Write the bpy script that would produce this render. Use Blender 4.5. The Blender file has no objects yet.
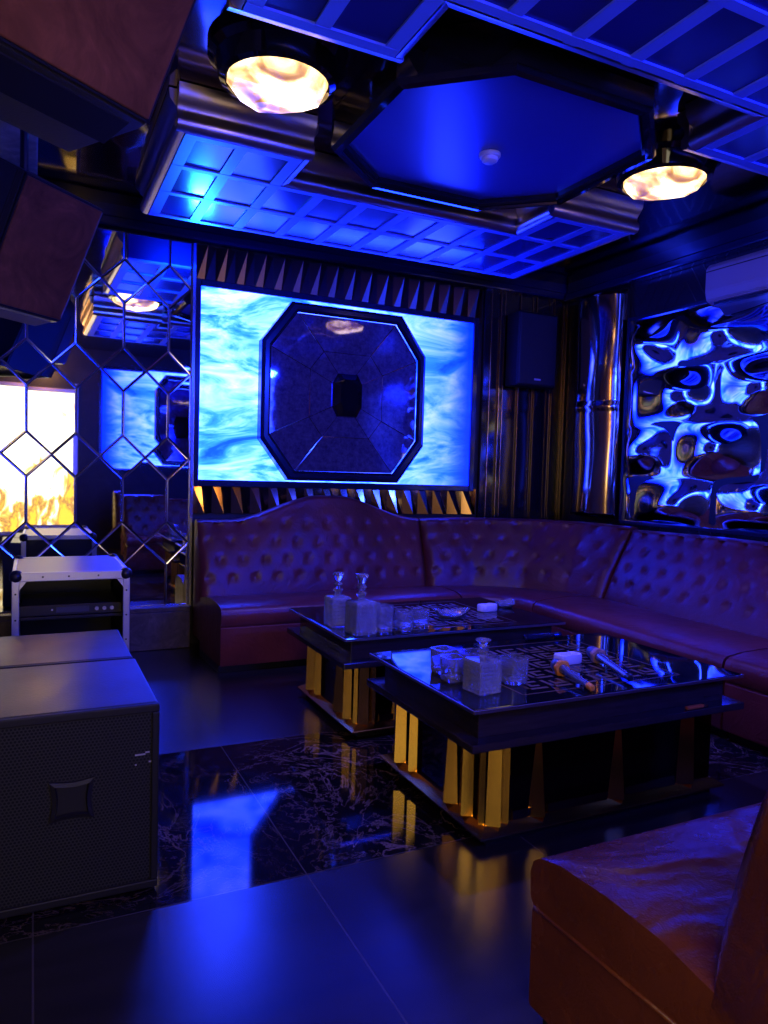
import bpy, bmesh, math, random
from mathutils import Vector, Matrix
random.seed(4)
S = bpy.context.scene
COL = S.collection
PI = math.pi

# ------------------------------------------------------------------ helpers
def link(o, parent=None):
    COL.objects.link(o)
    if parent is not None:
        o.parent = parent
    return o

def mesh_obj(name, bm, m, parent=None, smooth=False, angle=None):
    bmesh.ops.recalc_face_normals(bm, faces=bm.faces[:])
    me = bpy.data.meshes.new(name)
    if smooth:
        for f in bm.faces:
            f.smooth = True
    if angle is not None:
        for e in bm.edges:
            if len(e.link_faces) == 2 and e.calc_face_angle(0) > math.radians(angle):
                e.smooth = False
    bm.to_mesh(me); bm.free()
    for mm in (m if isinstance(m, (list, tuple)) else [m]):
        me.materials.append(mm)
    o = bpy.data.objects.new(name, me)
    return link(o, parent)

def tag(o, label, cat, group=None):
    o['label'] = label; o['category'] = cat
    if group: o['group'] = group
    return o

def thing(name, label, cat, loc=(0, 0, 0), rz=0.0, group=None):
    o = bpy.data.objects.new(name, None)
    o.empty_display_size = 0.1
    o.location = loc; o.rotation_euler = (0, 0, rz)
    link(o)
    return tag(o, label, cat, group)

def struct(name, bm, m, smooth=False):
    o = mesh_obj(name, bm, m, None, smooth)
    o['kind'] = 'structure'
    return o

def dup(root, loc, rz, label, group=None):
    r = root.copy(); COL.objects.link(r); r.location = loc; r.rotation_euler = (0, 0, rz)
    r['label'] = label
    if group: r['group'] = group
    for ch in list(root.children):
        c = ch.copy(); COL.objects.link(c); c.parent = r
        for g in ch.children:
            d = g.copy(); COL.objects.link(d); d.parent = c
    return r

def B(): return bmesh.new()

def box(bm, x0, x1, y0, y1, z0, z1, bev=0.0, seg=2, mi=0):
    r = bmesh.ops.create_cube(bm, size=1.0)
    vs = r['verts']
    for v in vs:
        v.co = Vector(((x0 + x1) / 2 + v.co.x * (x1 - x0), (y0 + y1) / 2 + v.co.y * (y1 - y0), (z0 + z1) / 2 + v.co.z * (z1 - z0)))
    fs = list({f for v in vs for f in v.link_faces})
    for f in fs: f.material_index = mi
    if bev > 0:
        es = list({e for v in vs for e in v.link_edges})
        bmesh.ops.bevel(bm, geom=es, offset=bev, segments=seg, affect='EDGES', profile=0.5)
    return bm

def prism(bm, pts, z0, z1, mi=0, cap0=True, cap1=True):
    """vertical prism over a plan polygon"""
    a = [bm.verts.new((p[0], p[1], z0)) for p in pts]
    b = [bm.verts.new((p[0], p[1], z1)) for p in pts]
    n = len(pts)
    for i in range(n):
        bm.faces.new((a[i], a[(i + 1) % n], b[(i + 1) % n], b[i])).material_index = mi
    if cap0: bm.faces.new(a[::-1]).material_index = mi
    if cap1: bm.faces.new(b).material_index = mi
    return bm

def rings(bm, loops, close0=True, close1=True, mi=0):
    """skin a list of equally long vertex loops"""
    vl = [[bm.verts.new(p) for p in L] for L in loops]
    n = len(vl[0])
    for a, b in zip(vl, vl[1:]):
        for i in range(n):
            bm.faces.new((a[i], a[(i + 1) % n], b[(i + 1) % n], b[i])).material_index = mi
    if close0: bm.faces.new(vl[0][::-1]).material_index = mi
    if close1: bm.faces.new(vl[-1]).material_index = mi
    return bm

def lathe(bm, prof, seg=24, mat=None, mi=0, close0=True, close1=True):
    M4 = mat or Matrix.Identity(4)
    loops = []
    for r, z in prof:
        loops.append([M4 @ Vector((max(r, 1e-4) * math.cos(2 * PI * k / seg), max(r, 1e-4) * math.sin(2 * PI * k / seg), z)) for k in range(seg)])
    return rings(bm, loops, close0, close1, mi)

def sq_loop(h, z, r=0.2, n=3, hy=None):
    """rounded-square loop, half size h, corner fraction r"""
    hy = h if hy is None else hy
    out = []
    c = min(h, hy) * r
    for sx, sy, a0 in ((1, 1, 0), (-1, 1, 90), (-1, -1, 180), (1, -1, 270)):
        for k in range(n + 1):
            a = math.radians(a0 + 90 * k / n)
            out.append(Vector((sx * (h - c) + c * math.cos(a), sy * (hy - c) + c * math.sin(a), z)))
    return out

def tube(bm, pts, r, seg=8, mi=0):
    """round bar along a polyline"""
    loops = []
    for i, p in enumerate(pts):
        p = Vector(p)
        d = (Vector(pts[min(i + 1, len(pts) - 1)]) - Vector(pts[max(i - 1, 0)])).normalized()
        u = d.cross(Vector((0, 0, 1)))
        if u.length < 1e-3: u = d.cross(Vector((0, 1, 0)))
        u.normalize(); w = d.cross(u)
        loops.append([p + (u * math.cos(2 * PI * k / seg) + w * math.sin(2 * PI * k / seg)) * r for k in range(seg)])
    return rings(bm, loops, mi=mi)

def axis_matrix(loc, d):
    return Matrix.Translation(loc) @ Vector((0, 0, 1)).rotation_difference(Vector(d).normalized()).to_matrix().to_4x4()

def smooth01(t):
    t = max(0.0, min(1.0, t)); return t * t * (3 - 2 * t)

# ------------------------------------------------------------------ materials
def mat(name, base=(0.5, 0.5, 0.5), rough=0.5, metal=0.0, spec=0.5, trans=0.0, ior=1.45, emit=None, estr=0.0, coat=0.0):
    m = bpy.data.materials.new(name); m.use_nodes = True
    b = m.node_tree.nodes['Principled BSDF']
    b.inputs['Base Color'].default_value = (*base, 1)
    b.inputs['Roughness'].default_value = rough
    b.inputs['Metallic'].default_value = metal
    b.inputs['Specular IOR Level'].default_value = spec
    b.inputs['Transmission Weight'].default_value = trans
    b.inputs['IOR'].default_value = ior
    b.inputs['Coat Weight'].default_value = coat
    if emit:
        b.inputs['Emission Color'].default_value = (*emit, 1)
        b.inputs['Emission Strength'].default_value = estr
    return m

class N:
    """tiny node builder"""
    def __init__(s, m):
        s.t = m.node_tree; s.b = s.t.nodes['Principled BSDF']
        s.co = s.t.nodes.new('ShaderNodeTexCoord').outputs['Object']
    def add(s, kind, **kw):
        n = s.t.nodes.new(kind)
        for k, v in kw.items():
            if k.startswith('i_'): n.inputs[int(k[2:]) if k[2:].isdigit() else k[2:]].default_value = v
            else: setattr(n, k, v)
        return n
    def link(s, a, b): s.t.links.new(a, b); return b
    def mapping(s, scale=(1, 1, 1), rot=(0, 0, 0), loc=(0, 0, 0)):
        n = s.add('ShaderNodeMapping')
        n.inputs['Scale'].default_value = scale; n.inputs['Rotation'].default_value = rot; n.inputs['Location'].default_value = loc
        s.link(s.co, n.inputs['Vector']); return n.outputs[0]
    def noise(s, vec=None, scale=5, detail=4, rough=0.5, dist=0):
        n = s.add('ShaderNodeTexNoise'); n.inputs['Scale'].default_value = scale; n.inputs['Detail'].default_value = detail
        n.inputs['Roughness'].default_value = rough; n.inputs['Distortion'].default_value = dist
        s.link(vec or s.co, n.inputs['Vector']); return n.outputs['Fac']
    def ramp(s, fac, stops):
        n = s.add('ShaderNodeValToRGB'); e = n.color_ramp.elements
        while len(e) < len(stops): e.new(0.5)
        for el, (p, c) in zip(e, stops):
            el.position = p; el.color = (*c, 1) if len(c) == 3 else c
        s.link(fac, n.inputs[0]); return n.outputs[0]
    def math(s, op, a, b=None, c=None):
        n = s.add('ShaderNodeMath', operation=op)
        for i, v in enumerate((a, b, c)):
            if v is None: continue
            if isinstance(v, (int, float)): n.inputs[i].default_value = v
            else: s.link(v, n.inputs[i])
        return n.outputs[0]
    def mix(s, fac, a, b):
        n = s.add('ShaderNodeMix', data_type='RGBA')
        for i, v in ((0, fac), (6, a), (7, b)):
            if isinstance(v, (int, float)): n.inputs[i].default_value = v
            elif isinstance(v, tuple): n.inputs[i].default_value = (*v, 1)
            else: s.link(v, n.inputs[i])
        return n.outputs[2]
    def xyz(s, vec=None):
        n = s.add('ShaderNodeSeparateXYZ'); s.link(vec or s.co, n.inputs[0]); return n.outputs
    def bump(s, h, strength=0.3, dist=0.01):
        n = s.add('ShaderNodeBump'); n.inputs['Strength'].default_value = strength; n.inputs['Distance'].default_value = dist
        s.link(h, n.inputs['Height']); s.link(n.outputs[0], s.b.inputs['Normal']); return n.outputs[0]

def leather(name, col, folds=0.0):
    m = mat(name, col, 0.36, spec=0.5); n = N(m)
    f = n.noise(scale=3.5, detail=3)
    c = n.ramp(f, [(0.3, tuple(x * 0.75 for x in col)), (0.7, tuple(x * 1.25 for x in col))])
    n.link(c, n.b.inputs['Base Color'])
    v = n.add('ShaderNodeTexVoronoi'); v.inputs['Scale'].default_value = 190; n.link(n.co, v.inputs['Vector'])
    n2 = n.noise(scale=14, detail=4, rough=0.55, dist=1.2)
    h = n.math('ADD', n.math('MULTIPLY', v.outputs['Distance'], 0.12), n2)
    if folds:
        h = n.math('ADD', h, n.math('MULTIPLY', n.math('MULTIPLY', n.noise(n.mapping((1.0, 1.6, 1.0), rot=(0, 0, .5)), 2.6, 2, .4, .9), n.math('MAXIMUM', n.xyz(n.add('ShaderNodeNewGeometry').outputs['Normal'])[2], 0.0)), 11.0))
    n.bump(h, 0.35, 0.012)
    r = n.noise(scale=9); n.link(n.math('MULTIPLY_ADD', r, 0.22, 0.16 if folds else 0.22), n.b.inputs['Roughness'])
    return m

def floor_mat():
    m = mat('floor_tile', (0.03, 0.024, 0.024), 0.3, spec=1.0); n = N(m)
    o = n.xyz()
    def band(v, a, b):
        return n.math('MULTIPLY', n.math('GREATER_THAN', v, a), n.math('LESS_THAN', v, b))
    mar = band(o[1], 2.15, 3.35)
    # tile joints: 0.8 m pitch, cross joints at the band's edges and every 1.2 m
    def joint(v, off, pitch, w):
        q = n.math('FRACT', n.math('MULTIPLY', n.math('ADD', v, off), 1 / pitch))
        return n.math('LESS_THAN', q, w / pitch)
    jx = joint(o[0], -0.803 + 8.0, 0.8, 0.005)
    jy = joint(o[1], -2.1525 + 12.0, 1.2, 0.005)
    j = n.math('MAXIMUM', jx, jy)
    w = n.noise(scale=1.7, detail=6, rough=0.62, dist=2.2)
    vein = n.math('SUBTRACT', 1.0, n.math('MINIMUM', n.math('MULTIPLY', n.math('ABSOLUTE', n.math('SUBTRACT', w, 0.5)), 75), 1.0))
    w2 = n.noise(scale=4.2, detail=7, rough=0.7, dist=3.0)
    vein2 = n.math('SUBTRACT', 1.0, n.math('MINIMUM', n.math('MULTIPLY', n.math('ABSOLUTE', n.math('SUBTRACT', w2, 0.44)), 75), 1.0))
    patch = n.ramp(n.noise(scale=1.1, detail=2), [(0.40, (0.08, 0.08, 0.08)), (0.66, (1, 1, 1))])
    vv = n.math('MULTIPLY', n.math('MAXIMUM', vein, vein2), patch)
    marble = n.mix(n.math('MULTIPLY', vv, 0.7), (0.006, 0.005, 0.006), (0.32, 0.2, 0.13))
    st = n.noise(n.mapping((0.8, 5, 1)), 3, 5)
    tile = n.ramp(st, [(0.3, (0.012, 0.0095, 0.009)), (0.7, (0.021, 0.017, 0.016))])
    c = n.mix(mar, tile, marble)
    c = n.mix(n.math('MULTIPLY', j, 0.6), c, (0.09, 0.075, 0.06))
    n.link(c, n.b.inputs['Base Color'])
    rr = n.math('MULTIPLY_ADD', n.noise(scale=6), 0.08, 0.20)
    r = n.mix(mar, rr, (0.06, 0.06, 0.06))
    n.link(r, n.b.inputs['Roughness'])
    n.link(n.mix(mar, (.62, .62, .62), (.26, .26, .26)), n.b.inputs['Specular IOR Level'])
    n.bump(n.math('ADD', n.noise(scale=2.5, detail=1), n.math('MULTIPLY', j, -1.5)), 0.03, 0.004)
    return m

def onyx(name, strength, flip=1.0):
    """backlit veined sheet: pale cyan clouds on blue, the far half of the strip tuned bluer"""
    m = mat(name, (0.0, 0.0, 0.0), 0.25); n = N(m)
    o = n.xyz()
    f = n.noise(n.mapping((0.9, 1, 2.6)), 1.7, 5, 0.6, 1.6)
    c = n.ramp(f, [(0.30, (0.0005, 0.008, 1.0)), (0.42, (0.003, 0.026, 1.0)), (0.52, (0.016, 0.045, 1.0)), (0.68, (0.040, 0.058, 1.0))])
    # blue LED edge: along the free ends of the sheet
    ax = n.math('ABSOLUTE', o[0])
    g = n.ramp(n.math('DIVIDE', n.math('MULTIPLY_ADD', o[0], flip, 1.25), 2.5), [(0.0, (1, 1, 1)), (0.60, (1, 1, 1)), (0.76, (0.7, 0.7, 0.7)), (0.88, (0.45, 0.45, 0.45)), (0.955, (0.0, 0.0, 0.0))])
    c = n.mix(g, (0.0002, 0.006, 1.0), c)
    n.link(c, n.b.inputs['Emission Color'])
    st = n.math('MULTIPLY', n.math('MULTIPLY_ADD', f, 1.5, 0.25), strength)
    st = n.math('MULTIPLY', st, n.math('MULTIPLY_ADD', g, 0.65, 0.35))
    n.link(st, n.b.inputs['Emission Strength'])
    return m

def veneer(name, col, rough=0.35, lines=None):
    m = mat(name, col, rough); n = N(m)
    f = n.noise(n.mapping((3, 3, 30)), 2.5, 5, 0.6)
    c = n.ramp(f, [(0.25, tuple(x * 0.6 for x in col)), (0.75, tuple(x * 1.4 for x in col))])
    n.link(c, n.b.inputs['Base Color']); return m

M = {}
M['floor'] = floor_mat()
M['leather'] = leather('oxblood_leather', (0.17, 0.034, 0.026))
M['leather_near'] = leather('slack_leather', (0.17, 0.042, 0.022), 1.0)
M['onyx'] = onyx('backlit_onyx', 26.0)
M['black'] = mat('black_satin', (0.012, 0.012, 0.014), 0.35)
M['black_gloss'] = mat('black_gloss', (0.008, 0.008, 0.011), 0.05, spec=0.8)
M['mirror'] = mat('mirror', (0.82, 0.84, 0.88), 0.02, metal=1.0)
M['bevel'] = mat('bevelled_mirror_edge', (0.95, 0.92, 0.88), 0.15, metal=1.0)
M['chrome'] = mat('chrome', (0.75, 0.74, 0.74), 0.16, metal=1.0)
M['steel'] = mat('champagne_steel', (0.52, 0.44, 0.48), 0.34, metal=1.0)
M['bronze'] = mat('bronze_mirror', (0.42, 0.25, 0.13), 0.10, metal=1.0)
M['bronze_dark'] = mat('dark_bronze_mirror', (0.10, 0.065, 0.035), 0.08, metal=1.0)
M['gold'] = mat('gold_mirror', (0.98, 0.56, 0.10), 0.19, metal=1.0)
M['gold_line'] = mat('gold_line', (0.75, 0.5, 0.25), 0.25, metal=1.0)
M['alu'] = mat('brushed_aluminium', (0.62, 0.61, 0.63), 0.34, metal=0.85)
M['white_plastic'] = mat('white_plastic', (0.72, 0.7, 0.74), 0.4)
M['aircon'] = mat('aircon_plastic', (0.30, 0.27, 0.30), 0.45)
M['navy'] = mat('navy_lacquer', (0.01, 0.012, 0.045), 0.16, spec=0.6)

def dark_mirror(name, col, rough, wob=0.0, sc=3.0):
    m = mat(name, col, rough, metal=1.0); n = N(m)
    if wob: n.bump(n.noise(scale=sc, detail=2), wob, 0.02)
    return m
M['smoke_mirror'] = dark_mirror('smoked_mirror', (0.16, 0.14, 0.17), 0.05, 0.10)
M['ceil_mirror'] = dark_mirror('brown_ceiling_mirror', (0.17, 0.12, 0.10), 0.09, 0.25, 2.2)
M['wave'] = mat('wavy_mirror', (0.86, 0.92, 1.0), 0.055, metal=1.0)

def smoky_facets():
    m = mat('octagon_glass', (0.10, 0.09, 0.14), 0.035, metal=0.6, spec=0.8); n = N(m)
    f = n.noise(scale=30, detail=5, rough=0.7)
    c = n.ramp(f, [(0.3, (0.10, 0.085, 0.22)), (0.7, (0.30, 0.26, 0.50))]); n.link(c, n.b.inputs['Base Color'])
    n.bump(n.noise(scale=5, detail=2), 0.08, 0.012)
    return m
M['facet'] = smoky_facets()

def wall_fabric(name, col, scale=1.0):
    m = mat(name, col, 0.4); n = N(m)
    f = n.noise(scale=3 * scale, detail=6, rough=0.65, dist=1.5)
    c = n.ramp(f, [(0.3, tuple(x * 0.5 for x in col)), (0.55, col), (0.75, tuple(x * 1.7 for x in col))])
    n.link(c, n.b.inputs['Base Color']); return m
M['wall'] = wall_fabric('dark_wall_cladding', (0.022, 0.017, 0.02))
M['marble_beige'] = wall_fabric('beige_marble', (0.38, 0.28, 0.18), 2.0)
M['ceiling'] = mat('satin_stretch_ceiling', (0.30, 0.30, 0.42), 0.32)

def flutes():
    """black glass cladding, thin gold uprights"""
    m = mat('fluted_black_glass', (0.012, 0.010, 0.013), 0.12, spec=0.7); n = N(m)
    return m
M['flute'] = flutes()

def chevron():
    m = mat('chevron_cladding', (0.02, 0.018, 0.03), 0.22, spec=0.6); n = N(m)
    o = n.xyz()
    y = n.math('ABSOLUTE', n.math('SUBTRACT', n.math('FRACT', n.math('MULTIPLY', o[1], 1 / 0.9)), 0.5))
    q = n.math('FRACT', n.math('ADD', n.math('MULTIPLY', y, 9.0), n.math('MULTIPLY', o[2], 6.0)))
    l = n.math('LESS_THAN', q, 0.06)
    n.link(n.mix(l, (0.018, 0.015, 0.025), (0.3, 0.2, 0.13)), n.b.inputs['Base Color'])
    n.link(l, n.b.inputs['Metallic']); return m
M['chevron'] = chevron()

M['lattice'] = mat('lattice_bar_paint', (0.13, 0.22, 0.80), 0.45)
M['pane'] = mat('lattice_pane', (0.012, 0.018, 0.20), 0.2, spec=0.5)
M['oct_ceiling'] = mat('octagon_stretch_film', (0.06, 0.08, 0.5), 0.24)

def lampglass():
    m = mat('alabaster_glow', (0.8, 0.6, 0.4), 0.4); n = N(m)
    f = n.noise(n.mapping((1, 1, 1), loc=(0.3, 0.1, 0)), 5.5, 3, 0.5, 0.8)
    c = n.ramp(f, [(0.30, (0.55, 0.17, 0.03)), (0.42, (1.0, 0.48, 0.13)), (0.52, (1.0, 0.66, 0.30)), (0.62, (1.0, 0.78, 0.45))])
    n.link(c, n.b.inputs['Emission Color'])
    n.link(n.math('MULTIPLY', n.ramp(f, [(0.30, (0.06, 0.06, 0.06)), (0.42, (0.2, 0.2, 0.2)), (0.5, (0.5, 0.5, 0.5)), (0.62, (1, 1, 1))]), 5.0), n.b.inputs['Emission Strength'])
    return m
M['lamp'] = lampglass()

M['cab_brown'] = wall_fabric('speaker_grille_cloth', (0.21, 0.068, 0.024), 1.2)
M['cab_brown'].node_tree.nodes['Principled BSDF'].inputs['Specular IOR Level'].default_value = .15
M['cab_black'] = mat('speaker_cabinet_paint', (0.012, 0.011, 0.011), 0.5, spec=.35)
def cabtop():
    m = mat('painted_cabinet', (0.035, 0.03, 0.034), 0.36); n = N(m)
    n.bump(n.noise(scale=120, detail=2), 0.25, 0.002)
    n.link(n.math('MULTIPLY_ADD', n.noise(scale=4), 0.2, 0.26), n.b.inputs['Roughness']); return m
M['cab'] = cabtop()
def perf():
    """perforated steel grille: staggered round holes"""
    m = mat('perforated_grille', (0.03, 0.03, 0.03), 0.5, spec=.3); n = N(m)
    o = n.xyz()
    P = 0.0105
    row = n.math('FLOOR', n.math('MULTIPLY', o[2], 1 / (P * 0.87)))
    off = n.math('MULTIPLY', n.math('FRACT', n.math('MULTIPLY', row, 0.5)), P)
    u = n.math('SUBTRACT', n.math('FRACT', n.math('MULTIPLY', n.math('ADD', o[0], off), 1 / P)), 0.5)
    v = n.math('MULTIPLY', n.math('SUBTRACT', n.math('FRACT', n.math('MULTIPLY', o[2], 1 / (P * 0.87))), 0.5), 0.87)
    d = n.math('SQRT', n.math('ADD', n.math('MULTIPLY', u, u), n.math('MULTIPLY', v, v)))
    h = n.math('LESS_THAN', d, 0.34)
    n.link(n.mix(h, (0.026, 0.025, 0.020), (0.003, 0.003, 0.004)), n.b.inputs['Base Color'])
    n.link(n.math('MULTIPLY_ADD', h, 0.3, 0.4), n.b.inputs['Roughness']); return m
M['perf'] = perf()

M['slab'] = veneer('dark_polished_slab', (0.03, 0.02, 0.022), 0.10)
M['glass_top'] = mat('black_table_glass', (0.004, 0.004, 0.007), 0.035, spec=0.5)
M['inlay'] = mat('gold_inlay', (0.16, 0.09, 0.035), 0.5, metal=0.5)

def crystal(name, cut=True, tint=(0.86, 0.9, 1.0), tr=.86):
    m = mat(name, tint, 0.04, trans=tr, ior=1.5, spec=0.8); n = N(m)
    if cut: n.b.inputs['Roughness'].default_value = 0.08
    return m
M['crystal_cut'] = crystal('cut_crystal', True, (0.80, 0.83, 1.0), .77)
M['crystal'] = crystal('clear_crystal', False, (0.84, 0.87, 1.0), .82)
M['foam'] = mat('orange_rubber', (0.9, 0.30, 0.03), 0.55)
M['mic_body'] = mat('microphone_body', (0.25, 0.25, 0.3), 0.25, metal=0.7)
M['mic_mesh'] = mat('microphone_mesh', (0.16, 0.16, 0.2), 0.4, metal=0.8)
M['screen'] = None

def screen_mat():
    """lit display: pale ground, golden blossoms and leaf sprays"""
    m = mat('lit_screen', (0, 0, 0), 0.3); n = N(m)
    o = n.xyz()
    f = n.noise(n.mapping((1.6, 1, 1.0), loc=(0.2, 0, 0.5)), 2.2, 5, 0.6, 1.0)
    low = n.math('MULTIPLY_ADD', o[2], -0.14, n.math('MULTIPLY', o[0], 0.10))
    g = n.math('ADD', f, low)
    c = n.ramp(g, [(0.52, (1.0, 0.87, 0.58)), (0.57, (1.0, 0.80, 0.42)), (0.61, (0.60, 0.36, 0.06)), (0.66, (0.25, 0.10, 0.03)), (0.72, (0.55, 0.34, 0.03))])
    n.link(c, n.b.inputs['Emission Color'])
    n.b.inputs['Emission Strength'].default_value = 3.3
    return m
M['screen'] = screen_mat()

# ------------------------------------------------------------------ camera
F = 725.0
yaw, pit, rol = (math.radians(a) for a in (25.9, -2.9, 1.65))
fw = Vector((math.sin(yaw) * math.cos(pit), math.cos(yaw) * math.cos(pit), math.sin(pit)))
rt = Vector((math.cos(yaw), -math.sin(yaw), 0)); up = rt.cross(fw)
rt2 = rt * math.cos(rol) + up * math.sin(rol); up2 = rt2.cross(fw)
cam = bpy.data.cameras.new('camera'); co = bpy.data.objects.new('camera', cam); link(co)
R3 = Matrix((rt2, up2, -fw)).transposed()
co.matrix_world = Matrix.Translation((0, 0, 1.3)) @ R3.to_4x4()
cam.sensor_fit = 'HORIZONTAL'; cam.sensor_width = 36; cam.lens = F / 768 * 36
cam.clip_start = 0.02
S.camera = co

# ------------------------------------------------------------------ room shell
XL, XR, YB, YF, ZC = -0.50, 4.46, 5.46, -0.95, 3.10
bm = B(); box(bm, XL - .1, XR + .1, YF - .1, YB + .1, -0.1, 0.0); struct('floor', bm, M['floor'])
bm = B(); box(bm, XL - .1, XR + .1, YF - .1, YB + .1, ZC, ZC + .1); struct('ceiling', bm, M['ceil_mirror'])
bm = B(); box(bm, XL - .1, XR + .1, YB, YB + .1, 0, ZC); struct('wall_back', bm, M['wall'])
bm = B(); box(bm, XL - .1, XR + .1, YF - .1, YF, 0, ZC); struct('wall_rear', bm, M['wall'])
bm = B(); box(bm, XL - .1, XL, YF, YB, 0, ZC); struct('wall_left', bm, M['marble_beige'])
bm = B(); box(bm, XR, XR + .1, YF, YB, 0, ZC); struct('wall_right', bm, M['chevron'])

# marble skirting under the mirror
bm = B(); box(bm, XL, 1.04, 5.33, YB, 0.0, 0.27, 0.006); box(bm, XL, 1.04, 5.35, YB, 0.27, 0.30, 0.004)
struct('baseboard_back', bm, wall_fabric('skirting_marble', (0.12, 0.085, 0.06), 3.5))

# fluted cladding right of the light box (gold uprights on black glass)
bm = B()
x = 3.56
k = 0
for w in (0.07, 0.10, 0.04, 0.17, 0.13, 0.05, 0.14, 0.06, 0.10, 0.04):
    box(bm, x + .001, x + w - .004, 5.42 + (k % 2) * .012, YB, 0.3, 2.96, 0.004, 1, 0)
    box(bm, x + w - .004, x + w + .001, 5.412, YB, 0.3, 2.96, 0.0, 1, 1)
    x += w; k += 1
struct('trim_1', bm, [M['flute'], M['gold_line']])
# faceted bronze strips over and under the light box
def facets(bm, x0, x1, z0, z1, y, n):
    w = (x1 - x0) / n
    for i in range(n):
        a = x0 + i * w; b = a + w; d = 0.05
        v = [bm.verts.new(p) for p in ((a, y, z0), (b, y, z0), (b, y, z1), (a, y, z1), (a + .55 * w, y - d, z1), (a + .42 * w, y - .012, z0))]
        bm.faces.new((v[0], v[5], v[4], v[3])); bm.faces.new((v[5], v[1], v[2], v[4])); bm.faces.new((v[3], v[4], v[2])); bm.faces.new((v[0], v[1], v[5]))
bm = B(); facets(bm, 1.06, 3.54, 2.66, 2.93, 5.44, 17); struct('trim_2', bm, dark_mirror('bronze_strip', (.12, .075, .05), .3))
bm = B(); facets(bm, 1.06, 3.54, 1.20, 0.98, 5.44, 17); struct('trim_3', bm, M['bronze'])
bm = B(); box(bm, XL, XR, 5.36, YB, 2.95, 3.02, 0.015); box(bm, XL, XR, 5.39, YB, 3.02, ZC, 0.0)
struct('trim_4', bm, M['navy'])
bm = B(); box(bm, XR - .10, XR, YF, 5.36, 2.93, 3.0, 0.015); box(bm, XR - .05, XR, YF, 5.36, 3.0, ZC)
struct('trim_5', bm, M['navy'])
# beige marble strip where the ceiling meets the mirror
bm = B(); box(bm, XL, 0.02, 3.9, 5.36, 3.06, ZC, 0.01); struct('trim_6', bm, M['marble_beige'])

# ------------------------------------------------------------------ back-wall light box with octagonal mirror
def light_box(name, label, loc, rz):
    t = thing(name, label, 'light panel', loc, rz)
    W, H = 1.175, 0.705
    bm = B(); box(bm, -W, W, -0.012, 0.012, -H, H); mesh_obj('glowing_sheet', bm, M['onyx'], t)
    bm = B()
    for s in (-1, 1):
        box(bm, s * (W + .025) - .025, s * (W + .025) + .025, -.03, .02, -H - .05, H + .05, .006)
        box(bm, -W, W, -.03, .02, s * (H + .025) - .025, s * (H + .025) + .025, .006)
    mesh_obj('frame', bm, M['navy'], t)
    return t
light_box('backlit_wall_panel', 'rectangular backlit blue marble panel glowing behind the octagonal mirror', (2.275, 5.44, 1.935), 0)

def oct_loop(hw, hh, cx, cz, y):
    return [Vector(p) for p in ((-cx, y, hh), (cx, y, hh), (hw, y, cz), (hw, y, -cz), (cx, y, -hh), (-cx, y, -hh), (-hw, y, -cz), (-hw, y, cz))]
def octagon_mirror(name, label, loc, rz):
    t = thing(name, label, 'mirror', loc, rz)
    bm = B()
    rings(bm, [oct_loop(.70, .68, .47, .37, .06), oct_loop(.70, .68, .47, .37, -.03), oct_loop(.675, .655, .455, .355, -.05),
               oct_loop(.645, .625, .435, .34, -.05), oct_loop(.625, .605, .42, .33, -.025)], close1=False)
    mesh_obj('frame', bm, M['navy'], t)
    # faceted glass: 8 wedges, each split into an inner and an outer pane, every pane tilted a little
    bm = B(); rnd = random.Random(3)
    o1 = oct_loop(.625, .605, .42, .33, -.02); o2 = oct_loop(.31, .33, .20, .185, -.021); o3 = oct_loop(.115, .165, .075, .09, -.022)
    def shrink(vs, k):
        c = sum(vs, Vector()) / len(vs); return [c + (v - c) * k for v in vs]
    for i in range(8):
        j = (i + 1) % 8
        for q in ([o1[i], o1[j], o2[j], o2[i]], [o2[i], o2[j], o3[j], o3[i]]):
            ti = Vector((rnd.uniform(-.004, .004), 0, 0))
            tq = (rnd.uniform(-.012, .012), rnd.uniform(-.012, .012)); cq = sum(q, Vector()) / 4
            a = [bm.verts.new(v + Vector((0, tq[0] * (v.x - cq.x) + tq[1] * (v.z - cq.z), 0))) for v in shrink(q, .982)]
            b = [bm.verts.new(v + Vector((0, .004, 0))) for v in shrink(q, .998)]
            bm.faces.new(a)
            for k in range(4):
                bm.faces.new((a[k], a[(k + 1) % 4], b[(k + 1) % 4], b[k])).material_index = 1
    mesh_obj('glass_facets', bm, [M['facet'], M['bronze']], t)
    bm = B(); rings(bm, [oct_loop(.625, .605, .42, .33, .01), oct_loop(.62, .60, .42, .33, -.004)]); mesh_obj('backing', bm, M['black'], t)
    bm = B(); rings(bm, [oct_loop(.12, .17, .08, .095, -.02), oct_loop(.115, .165, .075, .09, -.06), oct_loop(.075, .12, .045, .06, -.085)])
    mesh_obj('boss', bm, M['black_gloss'], t)
    return t
octagon_mirror('octagonal_wall_mirror', 'large dark faceted octagonal mirror in front of the glowing panel', (2.24, 5.375, 1.92), 0)

# the facing wall behind the camera carries the same pair (seen in the diamond mirror)
light_box('backlit_wall_panel', 'second backlit panel on the opposite wall, seen only in the diamond mirror', (2.19, YF + .02, 2.12), PI)
octagon_mirror('octagonal_wall_mirror', 'second octagonal mirror on the opposite wall, met only as a reflection', (2.30, YF + .09, 2.10), PI)
t = thing('television', 'bright screen with yellow flowers, reflected in the diamond mirror', 'television', (.06, YF + .03, 1.40))
bm = B(); box(bm, -.555, .555, -.02, .012, -.98, .99); mesh_obj('screen', bm, M['screen'], t)
bm = B()
for s in (-1, 1):
    box(bm, s * .59 - .035, s * .59 + .035, -.03, .02, -1.05, 1.06, .006)
    box(bm, -.555, .555, -.03, .02, s * 1.015 - .03 + .005, s * 1.015 + .03 + .005, .006)
mesh_obj('frame', bm, M['steel'], t)

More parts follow.
